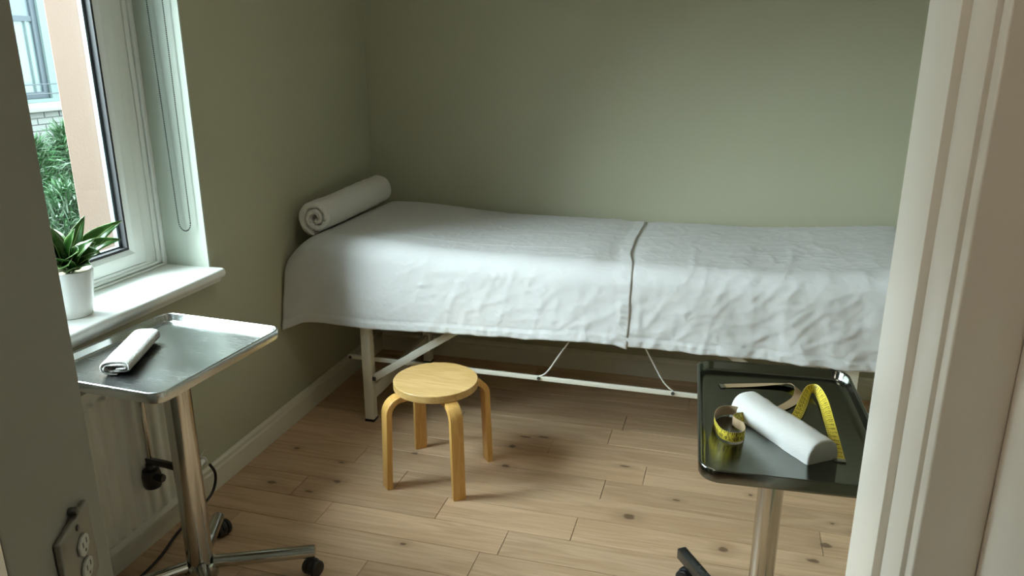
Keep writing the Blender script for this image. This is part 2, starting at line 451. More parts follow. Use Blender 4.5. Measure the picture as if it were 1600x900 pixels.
# the hall the camera stands in
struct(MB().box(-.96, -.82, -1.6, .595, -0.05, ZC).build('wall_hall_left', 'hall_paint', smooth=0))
struct(MB().box(.3085, .46, -1.6, .95, -0.05, ZC).build('wall_hall_right', 'cream_gloss', smooth=0))
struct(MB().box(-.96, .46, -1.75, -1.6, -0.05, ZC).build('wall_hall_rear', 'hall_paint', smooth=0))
struct(MB().box(-2.2, XR + .2, -1.75, YB + .2, ZC, ZC + .15).build('ceiling', 'ceiling_paint', smooth=0))

# door lining: stepped stop and bead on the right, casing on the left hall side
dl = struct_empty('door_1', (0, 1.0, 0), 'cream painted door lining with stepped stop')
MB().prism([(.226, 1.15), (.226, .988), (.2363, .988), (.32, .988), (.32, 1.15)], 0, 2.06).build('lining', 'cream_gloss', dl, bevel=.002)
MB().prism([(.2363, .9879), (.2363, .8995), (.33, .8995), (.33, .9879)], 0, 2.06).build('door_stop', 'cream_gloss', dl, bevel=.003)
MB().prism([(.2418, .8994), (.2418, .872), (.3084, .872), (.3084, .8994)], 0, 2.12).build('casing', 'cream_gloss', dl, bevel=.003, seg=3)
struct(MB().box(-.819, -.7805, .50, .59, 0, 2.12).build('trim_1', 'cream_gloss', bevel=.003))

# skirting boards (face with moulded top)
def skirt(name, p0, p1, nrm):
    prof = [(0, 0), (.020, 0), (.020, .082), (.015, .090), (.014, .104), (.006, .114), (0, .114)]
    p0 = Vector(p0); p1 = Vector(p1); nv = Vector(nrm)
    vs_ = [(p + nv * a + Vector((0, 0, bz))) for p in (p0, p1) for a, bz in prof]
    n = len(prof)
    fs = [(j, (j + 1) % n, n + (j + 1) % n, n + j) for j in range(n)] + [tuple(range(n)), tuple(range(n, 2 * n))]
    struct(MB().add(vs_, fs).build(name, 'skirting_paint', smooth=25))
skirt('baseboard_left', (XL, .9, 0), (XL, YB, 0), (1, 0, 0))
skirt('baseboard_back', (XL + .021, YB, 0), (XR, YB, 0), (0, -1, 0))
skirt('baseboard_right', (XR, 1.13, 0), (XR, YB - .021, 0), (-1, 0, 0))

# ------------------------------------------------------------------ floor: separate oak boards over a dark subfloor
fl = MB().box(-2.2, XR + .2, -1.75, YB + .2, -.06, -.016).build('floor', 'rubber_black', smooth=0)
struct(fl)
PW = 0.1485; Y0 = 2.972
known = {0: [-.24], 1: [-.39, -1.45, .95], 2: [-1.20, .42], 3: [-1.58, -.968, -.449, .80], 4: [-1.39, -.678, .52], 5: [-.742, -1.7, .30], 6: [-1.1, .05], -1: [-.67, .62], -2: [-.43, -1.15]}
plank_cache = {}
def plank(x0, x1, y0, y1):
    L = round(x1 - x0, 3); Wd = round(y1 - y0, 3)
    if (L, Wd) not in plank_cache:
        g = .0009
        mb = MB().box(-L / 2 + g, L / 2 - g, -Wd / 2 + g, Wd / 2 - g, -.016, 0)
        ob = mb.build('plank', 'oak_plank', bevel=.0012, seg=1, smooth=0)
        plank_cache[(L, Wd)] = ob.data
    else:
        ob = bpy.data.objects.new('plank', plank_cache[(L, Wd)]); COL.objects.link(ob)
    ob.parent = fl
    ob.location = ((x0 + x1) / 2, (y0 + y1) / 2, 0)
k = -7
while True:
    yt = Y0 - k * PW
    yb = yt - PW
    if yt < -1.6: break
    ya, yc = max(yb, -1.6), min(yt, YB)
    xa, xb = (XL, XR) if yt > .62 else (-.83, .32)
    if k in known: js = sorted(j for j in known[k] if xa + .1 < j < xb - .1)
    else:
        js = []; x = xa + random.uniform(.35, 1.3)
        while x < xb - .25: js.append(round(x, 3)); x += random.choice([1.1, 1.35, 1.6, 1.8])
    e = [xa] + js + [xb]
    if yc - ya > .01:
        for a_, b_ in zip(e, e[1:]): plank(a_, b_, ya, yc)
    k += 1

# ------------------------------------------------------------------ window in the left wall
win = struct_empty('window_1', (-2.1, 1.75, WZ0), 'white double glazed casement window over a deep sill')
FX = -2.085
ZS = 0.888
# sill board with moulded nose, running a little past the reveal
prof = [(-2.15, ZS - .03), (-1.872, ZS - .03), (-1.872, ZS - .052), (-1.862, ZS - .055), (-1.853, ZS - .040), (-1.846, ZS - .036), (-1.836, ZS - .030), (-1.832, ZS - .018), (-1.836, ZS - .005), (-1.845, ZS), (-2.15, ZS)]
ya, yb = WY0 - .03, 2.478
n = len(prof)
vs_ = [(x, y, z) for y in (ya, yb) for x, z in prof]
fs = [(j, (j + 1) % n, n + (j + 1) % n, n + j) for j in range(n)] + [tuple(range(n)), tuple(range(n, 2 * n))]
sb = MB().add(vs_, fs); sb.build('sill', 'window_white', win, smooth=50)
# painted reveal boards
MB().box(-2.15, XL + .001, WY1 - .004, WY1 + .004, ZS, WZ1).build('reveal', 'reveal_paint', win, smooth=0)
MB().box(-2.15, XL + .001, WY0 - .004, WY0 + .004, ZS, WZ1).build('reveal', 'reveal_paint', win, smooth=0)
MB().box(-2.15, XL + .001, WY0 + .004, WY1 - .004, WZ1 - .004, WZ1 + .004).build('reveal', 'reveal_paint', win, smooth=0)
def rect_frame(mb, y0, y1, z0, z1, wd, xa, xb, mi=0, slope=0.0, wz=None):
    """mitred rectangular frame in the y-z plane; slope lowers the inner edge of the room side face"""
    wz = wd if wz is None else wz
    o = [(y0, z0), (y1, z0), (y1, z1), (y0, z1)]
    i = [(y0 + wd, z0 + wz), (y1 - wd, z0 + wz), (y1 - wd, z1 - wz), (y0 + wd, z1 - wz)]
    vs_ = [(xa, *q) for q in o] + [(xa, *q) for q in i] + [(xb, *q) for q in o] + [(xb - slope, *q) for q in i]
    fs = []
    for k in range(4):
        l = (k + 1) % 4
        fs += [(k, l, 4 + l, 4 + k), (8 + k, 12 + k, 12 + l, 8 + l), (k, 8 + k, 8 + l, l), (4 + k, 4 + l, 12 + l, 12 + k)]
    mb.add(vs_, fs, mi); return mb
fy0, fy1, fz0, fz1 = WY0 + .004, WY1 - .004, ZS, WZ1 - .004
rect_frame(MB(), fy0, fy1, fz0, fz1, .106, -2.150, -2.104, wz=.036).build('outer_frame', 'window_white', win, bevel=.003)
rect_frame(MB(), fy0, fy1, fz0, fz1, .116, -2.190, -2.1505, wz=.050).build('rebate', 'window_white', win)
rect_frame(MB(), fy0 + .020, fy1 - .020, fz0 + .010, fz1 - .010, .020, -2.1045, -2.094, wz=.012).build('frame_moulding', 'window_white', win, bevel=.004, seg=3)
rect_frame(MB(), fy0, fy1, fz0, fz1, .016, -2.1045, -2.085, wz=.008).build('frame_edge', 'window_white', win, bevel=.003)
rect_frame(MB(), fy0 + .062, fy1 - .062, fz0 + .022, fz1 - .022, .036, -2.1045, -2.098, wz=.012).build('frame_moulding', 'window_white', win, bevel=.002)
MB().box(-2.150, -2.104, 1.690, 1.752, fz0 + .036, fz1 - .036).build('mullion', 'window_white', win, bevel=.003)
MB().box(-2.190, -2.1505, 1.680, 1.762, fz0 + .052, fz1 - .052).build('mullion_rebate', 'window_white', win)
def sash(y0, y1):
    z0, z1 = fz0 + .040, fz1 - .040
    s_ = rect_frame(MB(), y0, y1, z0, z1, .052, -2.1495, FX, wz=.046).build('sash', 'window_white', win, bevel=.003)
    rect_frame(MB(), y0 + .052, y1 - .052, z0 + .046, z1 - .046, .016, -2.118, FX - .002, slope=.012).build('glazing_bead', 'window_white', s_)
    rect_frame(MB(), y0 + .066, y1 - .066, z0 + .060, z1 - .060, .009, -2.122, -2.097).build('gasket', 'rubber_black', s_)
    rect_frame(MB(), y0 + .068, y1 - .068, z0 + .062, z1 - .062, .017, -2.140, -2.1225, wz=.012).build('spacer', 'spacer_grey', s_)
    rect_frame(MB(), y0 + .056, y1 - .056, z0 + .050, z1 - .050, .018, -2.149, -2.143, wz=.018).build('outside_bead', 'window_white', s_)
    MB().box(-2.126, -2.1225, y0 + .06, y1 - .06, z0 + .054, z1 - .054).build('pane', 'window_glass', s_, smooth=0)
sash(1.756, 2.362)
sash(fy0 + .110, 1.686)
for (a_, b_) in ((1.753, 2.3655), (fy0 + .1065, 1.689)):
    rect_frame(MB(), a_, b_, fz0 + .0365, fz1 - .0365, .003, -2.149, -2.1).build('seal', 'rubber_black', win)

# roller blind above the window: tube, bracket, bead chain
rb = thing('roller_blind', (-1.99, 1.75, 2.185), 'roller blind with a looped bead chain hanging beside the window', 'blind')
MB().lathe([(.022, WY0 + .03), (.022, WY1 - .035)], c=(-1.99, 0, 2.19), axis='Y', n=20).build('roller_tube', 'window_white', rb)
MB().lathe([(.030, WY1 - .035), (.030, WY1 - .006)], c=(-1.99, 0, 2.19), axis='Y', n=24).build('bracket', 'window_white', rb)
ch = MB(); pts = []
def lerp(a, b, t): return a + (b - a) * t
zb = 1.035
path = []
for i in range(400):
    z = 2.19 - i * .0066
    if z < zb + .03: break
    path.append((lerp(-2.014, -1.995, (2.19 - z) / 1.14), z))
for i in range(14):
    a = math.pi + math.pi * (i + .5) / 14
    path.append((-1.969 + .026 * math.cos(a), zb + .03 + .034 * math.sin(a)))
zz = zb + .03
while zz < 2.19:
    path.append((lerp(-1.943, -1.943, 0), zz)); zz += .0066
bm = bmesh.new(); bmesh.ops.create_icosphere(bm, subdivisions=1, radius=.0029)
sv = [tuple(v.co) for v in bm.verts]; sf = [tuple(v.index for v in f.verts) for f in bm.faces]; bm.free()
for (x, z) in path:
    ch.add([(x + v[0], 2.452 + v[1], z + v[2]) for v in sv], sf)
ch.build('bead_chain', 'chain_bead', rb, smooth=0)

# ------------------------------------------------------------------ radiator under the sill
rad = thing('radiator', (-1.85, 1.75, .13), 'white ribbed panel radiator on the wall under the window sill', 'radiator')
ry0, ry1, rz0, rz1 = 1.20, 2.165, .135, .70
mb = MB(); ny = 240; vs_ = []; fs = []
zs_ = [rz0 + .0035 * j for j in range(20)] + [lerp(rz0 + .07, rz1 - .07, j / 5) for j in range(6)] + [rz1 - .07 + .0035 * j for j in range(1, 21)]
nz = len(zs_) - 1
for z in zs_:
    for i in range(ny + 1):
        y = lerp(ry0, ry1, i / ny)
        ph = ((y - ry0) / .05) % 1.0
        rib = max(0.0, math.sin(math.pi * min(1, max(0, (ph - .14) / .72)))) ** .6
        end = .018 * (1 - math.sqrt(max(0, 1 - (2 * ph - 1) ** 2)))
        d = min(z - rz0 - .030 - end, rz1 - z - .030 - end)
        env = max(0, min(1, d / .009))
        edge = min(1, max(0, min(y - ry0, ry1 - y) / .02))
        vs_.append((-1.812 + .013 * rib * env * edge, y, z))
for j in range(nz):
    for i in range(ny):
        a = j * (ny + 1) + i
        fs.append((a, a + 1, a + ny + 2, a + ny + 1))
mb.add(vs_, fs); mb.box(-1.822, -1.8125, ry0, ry1, rz0, rz1)
mb.build('front_panel', 'radiator_white', rad, smooth=60)
MB().box(-1.884, -1.824, ry0 + .01, ry1 - .012, rz0 + .01, rz1 - .02).build('convector', 'radiator_white', rad, bevel=.003)
MB().box(-1.880, -1.806, ry1 + .0005, ry1 + .006, rz0 + .004, rz1 - .004).build('side_cover', 'radiator_white', rad, bevel=.002)
MB().box(-1.884, -1.806, ry0, ry1, rz1 + .0005, rz1 + .006).build('top_grille', 'radiator_white', rad, bevel=.002)
MB().tube([(-1.845, ry1 + .010, rz0 + .02), (-1.845, ry1 + .012, .0)], .0085, 12).build('pipe', 'radiator_white', rad)
vb = MB().lathe([(.008, 0), (.013, .003), (.014, .018), (.011, .024), (.011, .034), (.016, .036), (.016, .040)], c=(-1.83, ry1 + .012, .205), axis='Y', n=16)
vb.build('valve', 'ceramic_white', rad)
MB().lathe([(.010, 0), (.010, .002)], c=(-1.83, ry1 + .0522, .205), axis='Y', n=14).build('valve_cap', 'plastic_black', rad)
MB().tube([(-1.83, ry1 + .03, .225), (-1.826, ry1 + .05, .243), (-1.822, ry1 + .062, .248)], .0015, 6).build('bleed_lever', 'cable_white', rad)
# black cable that loops from the valve behind the stand and on along the skirting
def crom(ps, n=10):
    ps = [Vector(p) for p in ps]; q = [ps[0] * 2 - ps[1]] + ps + [ps[-1] * 2 - ps[-2]]; out = []
    for i in range(1, len(q) - 2):
        for k in range(n):
            t = k / n
            a, b_, c, d_ = q[i - 1], q[i], q[i + 1], q[i + 2]
            out.append(0.5 * ((2 * b_) + (c - a) * t + (2 * a - 5 * b_ + 4 * c - d_) * t * t + (3 * b_ - a - 3 * c + d_) * t ** 3))
    out.append(ps[-1]); return out
cb = MB().tube(crom([(-1.80, ry1 + .045, .195), (-1.795, ry1 + .062, .15), (-1.80, ry1 + .058, .10), (-1.80, ry1 + .02, .070), (-1.795, 2.08, .058), (-1.79, 1.98, .046), (-1.785, 1.88, .020), (-1.79, 1.78, .006), (-1.80, 1.66, .006), (-1.81, 1.5, .006)]), .0055, 10)
tag(cb.build('power_cable', 'plastic_black', smooth=60), 'black cable looping beside the radiator and along the skirting', 'cable')

# ------------------------------------------------------------------ socket plate on the splayed wall stub
SA = Vector((-.838, .699, 1.059)); SU = Vector((-.448, .894, 0)).normalized(); SN = Vector((.894, .448, 0)).normalized()
sk = thing('socket_plate', tuple(SA + SU * .0585 + Vector((0, 0, -.1195))), 'grey metal socket plate with two outlets on the dark wall stub', 'socket')
def on_plate(poly, d0, d1, bev=0.0):
    mb = MB(); n = len(poly)
    # the measured outline lies in the wall plane; wall face is the plane through SA
    vs_ = [SA + SU * u_ - Vector((0, 0, v_)) + SN * d_ for d_ in (d0, d1) for u_, v_ in poly]
    mb.add(vs_, [tuple(range(n)), tuple(range(2 * n - 1, n - 1, -1))] + [(i, n + i, n + (i + 1) % n, (i + 1) % n) for i in range(n)])
    return mb
on_plate([(0, 0), (.117, 0), (.117, .1195), (0, .1195)], .0005, .011).build('plate', 'socket_metal', sk, bevel=.004, seg=3)
def octo(cu, cv, ru, rv): return [(cu + ru * math.cos(math.pi / 8 + k * math.pi / 4) * 1.06, cv + rv * math.sin(math.pi / 8 + k * math.pi / 4) * 1.06) for k in range(8)]
for cv in (.046, .084):
    so = on_plate(octo(.066, cv, .019, .0155), .0112, .0155).build('outlet', 'socket_face', sk, bevel=.0012)
    for (du, dv) in ((-.007, -.004), (.007, -.004)):
        on_plate([(.066 + du - .0014, cv + dv - .004), (.066 + du + .0014, cv + dv - .004), (.066 + du + .0014, cv + dv + .004), (.066 + du - .0014, cv + dv + .004)], .0156, .0160).build('slot', 'plastic_black', so)
    on_plate(octo(.066, cv + .008, .0024, .0024), .0156, .0160).build('slot', 'plastic_black', so)
on_plate(octo(.060, .013, .0042, .0042), .0112, .014).build('screw', 'screw_dark', sk, bevel=.0008)
kb = on_plate(octo(.070, -.008, .006, .006), .0005, .013)
kb.build('side_screw', 'screw_dark', sk, bevel=.001)

# ------------------------------------------------------------------ massage table
bed = thing('massage_table', (-.515, 3.42, 0), 'cream metal framed massage table standing along the back wall', 'massage table')
LXA, LXB, LYF, LYB = -1.549, .521, 3.062, 3.80
def leg(x, y):
    l = MB().box(x - .0225, x + .0225, y - .0225, y + .0225, .012, .785).build('leg', 'frame_enamel', bed, bevel=.003)
    MB().box(x - .024, x + .024, y - .024, y + .024, .0, .0119).build('rubber_foot', 'plastic_black', l, bevel=.002)
for x in (LXA, LXB):
    for y in (LYF, LYB): leg(x, y)
    MB().box(x - .012, x + .012, LYF + .0235, LYB - .0235, .098, .169).build('stretcher', 'frame_enamel', bed, bevel=.003)
    MB().box(x - .020, x + .020, LYF + .0235, LYB - .0235, .745, .785).build('cross_rail', 'frame_enamel', bed, bevel=.003)
for y in (LYF, LYB):
    MB().box(LXA + .0235, LXB - .0235, y - .018, y + .018, .735, .784).build('side_rail', 'frame_enamel', bed, bevel=.003)
# flat bar running low between the leg frames, with bolted ends
rl = MB().sweep([(-1.668, 3.098, .299), (.62, 3.098, .288)], [(-.006, -.0105), (.006, -.0105), (.006, .0105), (-.006, .0105)]).build('low_rail', 'frame_enamel', bed, bevel=.002)
for x in (-1.655, -.741, -.158, .60):
    MB().lathe([(.0075, 0), (.0075, .004), (.0055, .006)], c=(x, 3.0855, .298 - .0045 * (x + 1.66) / 2.28), axis='Y', n=12).build('bolt', 'screw_dark', rl)
# braces from the legs up to the table
for (xa, xb) in ((-1.552 + .03, -1.00), (.494, .0)):
    s_ = 1 if xb > xa else -1
    br = MB().sweep([(xa, LYF - .006, .222), (xb, LYF - .006, .58 if False else .222 + abs(xb - xa) * .662)], [(-.004, -.017), (.004, -.017), (.004, .017), (-.004, .017)]).build('brace', 'frame_enamel', bed, bevel=.002)
    MB().box(min(xa - s_ * .008, xa + s_ * .012), max(xa - s_ * .008, xa + s_ * .012), LYF - .016, LYF - .0105, .210, .228).build('brace_bracket', 'screw_dark', br, bevel=.001)
# bracing cables
MB().tube(crom([(-.741, 3.096, .303), (-.715, 3.096, .318), (-.690, 3.097, .350), (-.655, 3.10, .408), (-.608, 3.10, .482), (-.54, 3.12, .60), (-.46, 3.15, .735)]), .0035, 8).build('cable', 'cable_white', bed)
MB().tube(crom([(-.158, 3.096, .303), (-.178, 3.096, .318), (-.200, 3.097, .340), (-.228, 3.10, .385), (-.288, 3.10, .494), (-.33, 3.12, .60), (-.40, 3.15, .735)]), .0035, 8).build('cable', 'cable_white', bed)
MB().box(-1.83, .83, 3.01, 3.875, .786, .815).build('table_board', 'pad_vinyl', bed, bevel=.008)

# sheets -----------------------------------------------------------
def sstep(a, b_, x):
    t = max(0, min(1, (x - a) / (b_ - a))); return t * t * (3 - 2 * t)
def ztop(x):
    z = .866 + .034 * (1 - sstep(-1.62, -1.02, x)) + .048 * sstep(.05, .95, x)
    z -= .012 * math.exp(-((x + .40) / .07) ** 2) * .5
    if x < -1.72: z -= .10 * ((-1.72 - x) / .16) ** 1.8
    if x > .72: z -= .12 * ((x - .72) / .16) ** 2
    return z
YF, YBK, RF = 2.972, 3.885, .085
def sheet_pt(x, s, hem, lift):
    """s from 0 (hidden back drop) to 1 (front hem); returns point, normal"""
    zt = ztop(x)
    back = .10; Lb = back; La = math.pi / 2 * .05; Lt = (YBK - .05) - (YF + RF); Lc = math.pi / 2 * RF; Ld = zt - RF - hem
    tot = Lb + La + Lt + Lc + Ld; d_ = s * tot
    if d_ < Lb: return Vector((x, YBK, zt - .05 - back + d_)), Vector((0, 1, 0)), 0, 0
    d_ -= Lb
    if d_ < La:
        a = d_ / .05; return Vector((x, YBK - .05 + .05 * math.cos(a), zt - .05 + .05 * math.sin(a))), Vector((0, math.cos(a), math.sin(a))), 0, 0
    d_ -= La
    if d_ < Lt: return Vector((x, YBK - .05 - d_, zt)), Vector((0, 0, 1)), 0, d_ / Lt
    d_ -= Lt
    if d_ < Lc:
        a = d_ / RF; return Vector((x, YF + RF - RF * math.sin(a), zt - RF + RF * math.cos(a))), Vector((0, -math.sin(a), math.cos(a))), .15 * a, 1
    d_ -= Lc
    return Vector((x, YF, zt - RF - d_)), Vector((0, -1, 0)), .25 + .75 * d_ / Ld, 1
def fbm(p, o=4): return noise.fractal(p, 1.0, 2.0, o)
def ridge(p):
    v = noise.noise(p); return (1 - min(1, abs(v) * 3.2)) ** 2
def make_sheet(name, x0, x1, lift, seamR=None, seamL=None):
    dx = .0085; nx = int((x1 - x0) / dx); ns = 176
    vs_ = []; fs = []
    for i in range(nx + 1):
        x = lerp(x0, x1, i / nx)
        hem = .503 + .030 * sstep(-1.5, -.5, x) + .008 * noise.noise(Vector((x * 3.1, 3, 0))) + .004 * noise.noise(Vector((x * 11, 5, 0))) - .008 * sstep(.0, .7, x)
        if seamR is not None: hem -= .010 * sstep(seamR - .06, seamR, x)
        hem -= .03 * max(0, (-1.80 - x) / .08)
        for j in range(ns + 1):
            s = j / ns
            p, nr, fr, top = sheet_pt(x, s, hem, lift)
            # broad ripples hanging from the edge, deeper on the right sheet
            amp = (.008 + .014 * sstep(-.3, .45, x)) * fr
            q = Vector((x * 4.2 + p.z * (2.2 if x > -.3 else .6), p.z * 1.6, 1.7))
            d_ = amp * (noise.noise(q) + .55 * noise.noise(Vector((x * 10.5 + p.z * 4, p.z * 3.0, 7.1))))
            # crumple
            c = Vector((x * 11, p.y * 11, p.z * 11))
            dg = Vector((x * 5.5 + p.z * 4.0, p.z * 15 - x * 6.0 + p.y * 9, p.y * 5))
            dg2 = Vector((x * 13 - p.z * 7.0, p.z * 5 + x * 3.0, p.y * 6))
            wr = (.0036 * fbm(c * .5, 3) + .0030 * ridge(dg * .8) + .0030 * ridge(dg2 * .8 + Vector((4, 4, 4))) + .0017 * ridge(c * 1.5 + Vector((0, 5, 2))) + .0017 * ridge(dg * 2.1 + Vector((1, 0, 8))) + .0010 * ridge(c * 3.4))
            wr *= (.36 + .66 * fr + .30 * sstep(-.5, .1, x) * (1 if top > .1 else .4)) * sstep(-1.95, -1.2, x)
            # long soft creases along the top
            if 0 < top < 1:
                cr = math.exp(-((p.y - (3.20 + .035 * math.sin(x * 2.3 + 1.0) + .05 * (x + 1.2))) / .006) ** 2) * sstep(-1.55, -1.2, x) * (1 - sstep(-.75, -.45, x))
                cr += .7 * math.exp(-((p.y - (3.52 + .03 * x)) / .007) ** 2) * sstep(-.95, -.7, x) * (1 - sstep(.1, .35, x))
                cr += .6 * math.exp(-((p.y - (3.28 - .16 * (x - .2))) / .007) ** 2) * sstep(-.2, .05, x) * (1 - sstep(.35, .6, x))
                wr += .0030 * cr
            # hem band
            hz = p.z - hem
            if fr > .25 and hz < .045:
                wr += .0035 + .0040 * noise.noise(Vector((x * 48, hz * 14, 2))) * (1 - abs(hz - .022) / .03)
                if hz > .038: wr -= .0055
            if seamR is not None:
                e = seamR - x
                if e < .052:
                    wr += .0016 * sstep(.052, .040, e) + (.0046 * math.sin(s * 330 + 3 * noise.noise(Vector((s * 30, 0, 0)))) * fr * max(0, 1 - abs(e - .024) / .026))
                wr += lift
            else:
                wr -= .007 * (1 - sstep(-.475, -.405, x))
            # the free corner at the head end flares out
            fl_ = max(0, (-1.70 - x) / .18) ** 1.5 * fr
            p = p + nr * (d_ + wr)
            p.y -= .055 * fl_
            if x < -1.70 and fr > 0: p.x -= .012 * fl_
            p.x = max(p.x, -1.893)
            p.y = min(p.y, 3.922)
            if seamR is not None:   # slightly wandering edge of the upper sheet
                tt = sstep(seamR - .3, seamR, x)
                p.x += tt * (-.055 * (p.y - YF) / .9 + .006 * noise.noise(Vector((s * 9, 0, 4))) + .012 * math.sin(s * 9) * (1 - fr))
            vs_.append(p)
    for i in range(nx):
        for j in range(ns):
            a = i * (ns + 1) + j
            fs.append((a, a + ns + 1, a + ns + 2, a + 1))
    ob = MB().add(vs_, fs).build(name, 'linen_white', smooth=180)
    md = ob.modifiers.new('thickness', 'SOLIDIFY'); md.thickness = .0016; md.offset = -1
    return ob
s1 = make_sheet('linen_sheet', -1.882, -.345, .0008, seamR=-.345)
tag(s1, 'white linen sheet over the head half of the massage table, overlapping the other', 'sheet', 'linen sheets on the massage table')
s2 = make_sheet('linen_sheet', -.48, .86, 0)
tag(s2, 'crumpled white linen sheet over the foot half of the massage table by the doorway', 'sheet', 'linen sheets on the massage table')

# rolled towels ----------------------------------------------------
def rolled(name, length, t, turns, flat, r0, parent, mat, noise_amp, start=0.0, seg=34, gap=1.0):
    """spiral of cloth of thickness t swept round the local y axis, ends rounded"""
    out = []
    na = 26; hl = length / 2; r = t * .5 * gap
    for k in range(na + 1): out.append((-r, lerp(-hl + r, hl - r, k / na)))
    for k in range(1, 6): a = math.pi - math.pi * k / 6; out.append((r * math.cos(a), hl - r + r * math.sin(a)))
    for k in range(na + 1): out.append((r, lerp(hl - r, -hl + r, k / na)))
    for k in range(1, 6): a = -math.pi * k / 6; out.append((r * math.cos(a), -hl + r + r * math.sin(a)))
    n = len(out); steps = int(turns * seg); vs_ = []; fs = []
    for i in range(steps + 1):
        th = 2 * math.pi * i / seg + start
        rr = r0 + t * (i / seg)
        tap = .25 if i in (0, steps) else (.7 if i in (1, steps - 1) else 1)
        ct, st = math.cos(th), math.sin(th)
        cx = rr * ct + flat * math.tanh(2.5 * ct); cz = rr * st
        nx_, nz_ = ct, st
        ax = .004 * noise.noise(Vector((i * .13, 1, 2))) + .0035 * (i / steps - .6)
        for (u, v) in out:
            uu = u * tap
            p = Vector((cx + nx_ * uu, v + ax, cz + nz_ * uu))
            d_ = noise_amp * fbm(p * 28, 3) + noise_amp * 1.2 * noise.noise(p * 7)
            vs_.append((p.x + nx_ * d_, p.y, p.z + nz_ * d_))
    for i in range(steps):
        for j in range(n):
            fs.append((i * n + j, i * n + (j + 1) % n, (i + 1) * n + (j + 1) % n, (i + 1) * n + j))
    fs.append(tuple(range(n))); fs.append(tuple(steps * n + j for j in range(n)))
    return MB().add(vs_, fs)
ob = rolled('bolster', .72, .0315, 2.05, 0.0, .0115, None, 'terry_white', .0032, start=-1.9, gap=.97).build('towel_roll', 'terry_white', smooth=70)
ob['label'] = 'thick white rolled towel at the head of the massage table'; ob['category'] = 'towel'
zmin = min(v.co.z for v in ob.data.vertices)
ob.data.transform(Matrix.Translation((0, 0, -zmin)))
ob.location = (-1.775, 3.42, .882); ob.rotation_euler = (math.radians(.8), 0, math.radians(1.0))

# ------------------------------------------------------------------ stool
st = thing('stool', (-1.073, 2.70, 0), 'round four-legged birch stool with bent legs on the oak floor', 'stool', local=True, rz=math.radians(0))
SH, SR, STK = .422, .170, .031
sprof = [(.0, SH - STK), (SR - .002, SH - STK), (SR, SH - STK + .002), (SR, SH - .0018), (SR - .0018, SH), (.0, SH)]
seat = MB().lathe(sprof[1:-1], n=72).build('seat', 'birch_seat', st, smooth=28)
def stool_leg(ang):
    T = .024; Wl = .052; path = []
    zt = SH - STK - T / 2 - .0005
    path.append((.075, zt)); path.append((.12, zt)); rb_ = .058
    cx_ = .158
    for k in range(0, 13):
        a = math.radians(90 - 86 * k / 12); path.append((cx_ + rb_ * math.cos(a), zt - rb_ + rb_ * math.sin(a)))
    path.append((.2275, .004 + 0)); 
    # sweep: section is thickness x width
    m_ = len(path); vs_ = []; fs = []
    for i, (r, z) in enumerate(path):
        r0_, z0_ = path[max(i - 1, 0)]; r1_, z1_ = path[min(i + 1, m_ - 1)]
        t = Vector((r1_ - r0_, z1_ - z0_)).normalized()
        if i == m_ - 1: t = Vector((0.0, -1.0))
        nn = Vector((-t.y, t.x))
        for (a, b_) in ((-1, -1), (-1, 1), (1, 1), (1, -1)):
            vs_.append(Vector((r + nn.x * a * T / 2, b_ * Wl / 2, max(0.0, z + nn.y * a * T / 2) if i < m_ - 1 else 0.0)))
    for i in range(m_ - 1):
        for j in range(4): fs.append((i * 4 + j, i * 4 + (j + 1) % 4, (i + 1) * 4 + (j + 1) % 4, (i + 1) * 4 + j))
    fs += [(0, 1, 2, 3), tuple((m_ - 1) * 4 + j for j in range(4))]
    ca, sa = math.cos(ang), math.sin(ang)
    MB().add([(v.x * ca - v.y * sa, v.x * sa + v.y * ca, v.z) for v in vs_], fs).build('leg', 'birch_leg', st, bevel=.0025, seg=2, smooth=35)
for a in (227, 311, 131, 42): stool_leg(math.radians(a))

# ------------------------------------------------------------------ instrument trolleys
def rrect(w_, l_, r, inset, n=8):
    hw, hl = w_ / 2 - inset, l_ / 2 - inset; rr = max(.004, r - inset); out = []
    for (sx, sy, a0) in ((1, 1, 0), (-1, 1, 90), (-1, -1, 180), (1, -1, 270)):
        for k in range(n + 1):
            a = math.radians(a0 + 90 * k / n)
            out.append((sx * (hw - rr) + rr * math.cos(a), sy * (hl - rr) + rr * math.sin(a)))
    return out
def tray_mesh(w_, l_, r, cx, cy, z, rz, depth=.028):
    stages = [(.003, -depth - .004), (.0005, -depth + .001), (0, -.004), (.0012, -.001), (.0035, 0), (.0065, -.001), (.0085, -.005), (.012, -depth + .006), (.015, -depth + .002), (.021, -depth)]
    vs_ = []; n = None; c, s_ = math.cos(rz), math.sin(rz)
    for (ins, dz) in stages:
        loop = rrect(w_, l_, r, ins); n = len(loop)
        vs_ += [(cx + a * c - b_ * s_, cy + a * s_ + b_ * c, z + dz) for a, b_ in loop]
    fs = []
    for i in range(len(stages) - 1):
        for j in range(n): fs.append((i * n + j, i * n + (j + 1) % n, (i + 1) * n + (j + 1) % n, (i + 1) * n + j))
    fs.append(tuple((len(stages) - 1) * n + j for j in range(n)))
    fs.append(tuple(range(n - 1, -1, -1)))
    return MB().add(vs_, fs)
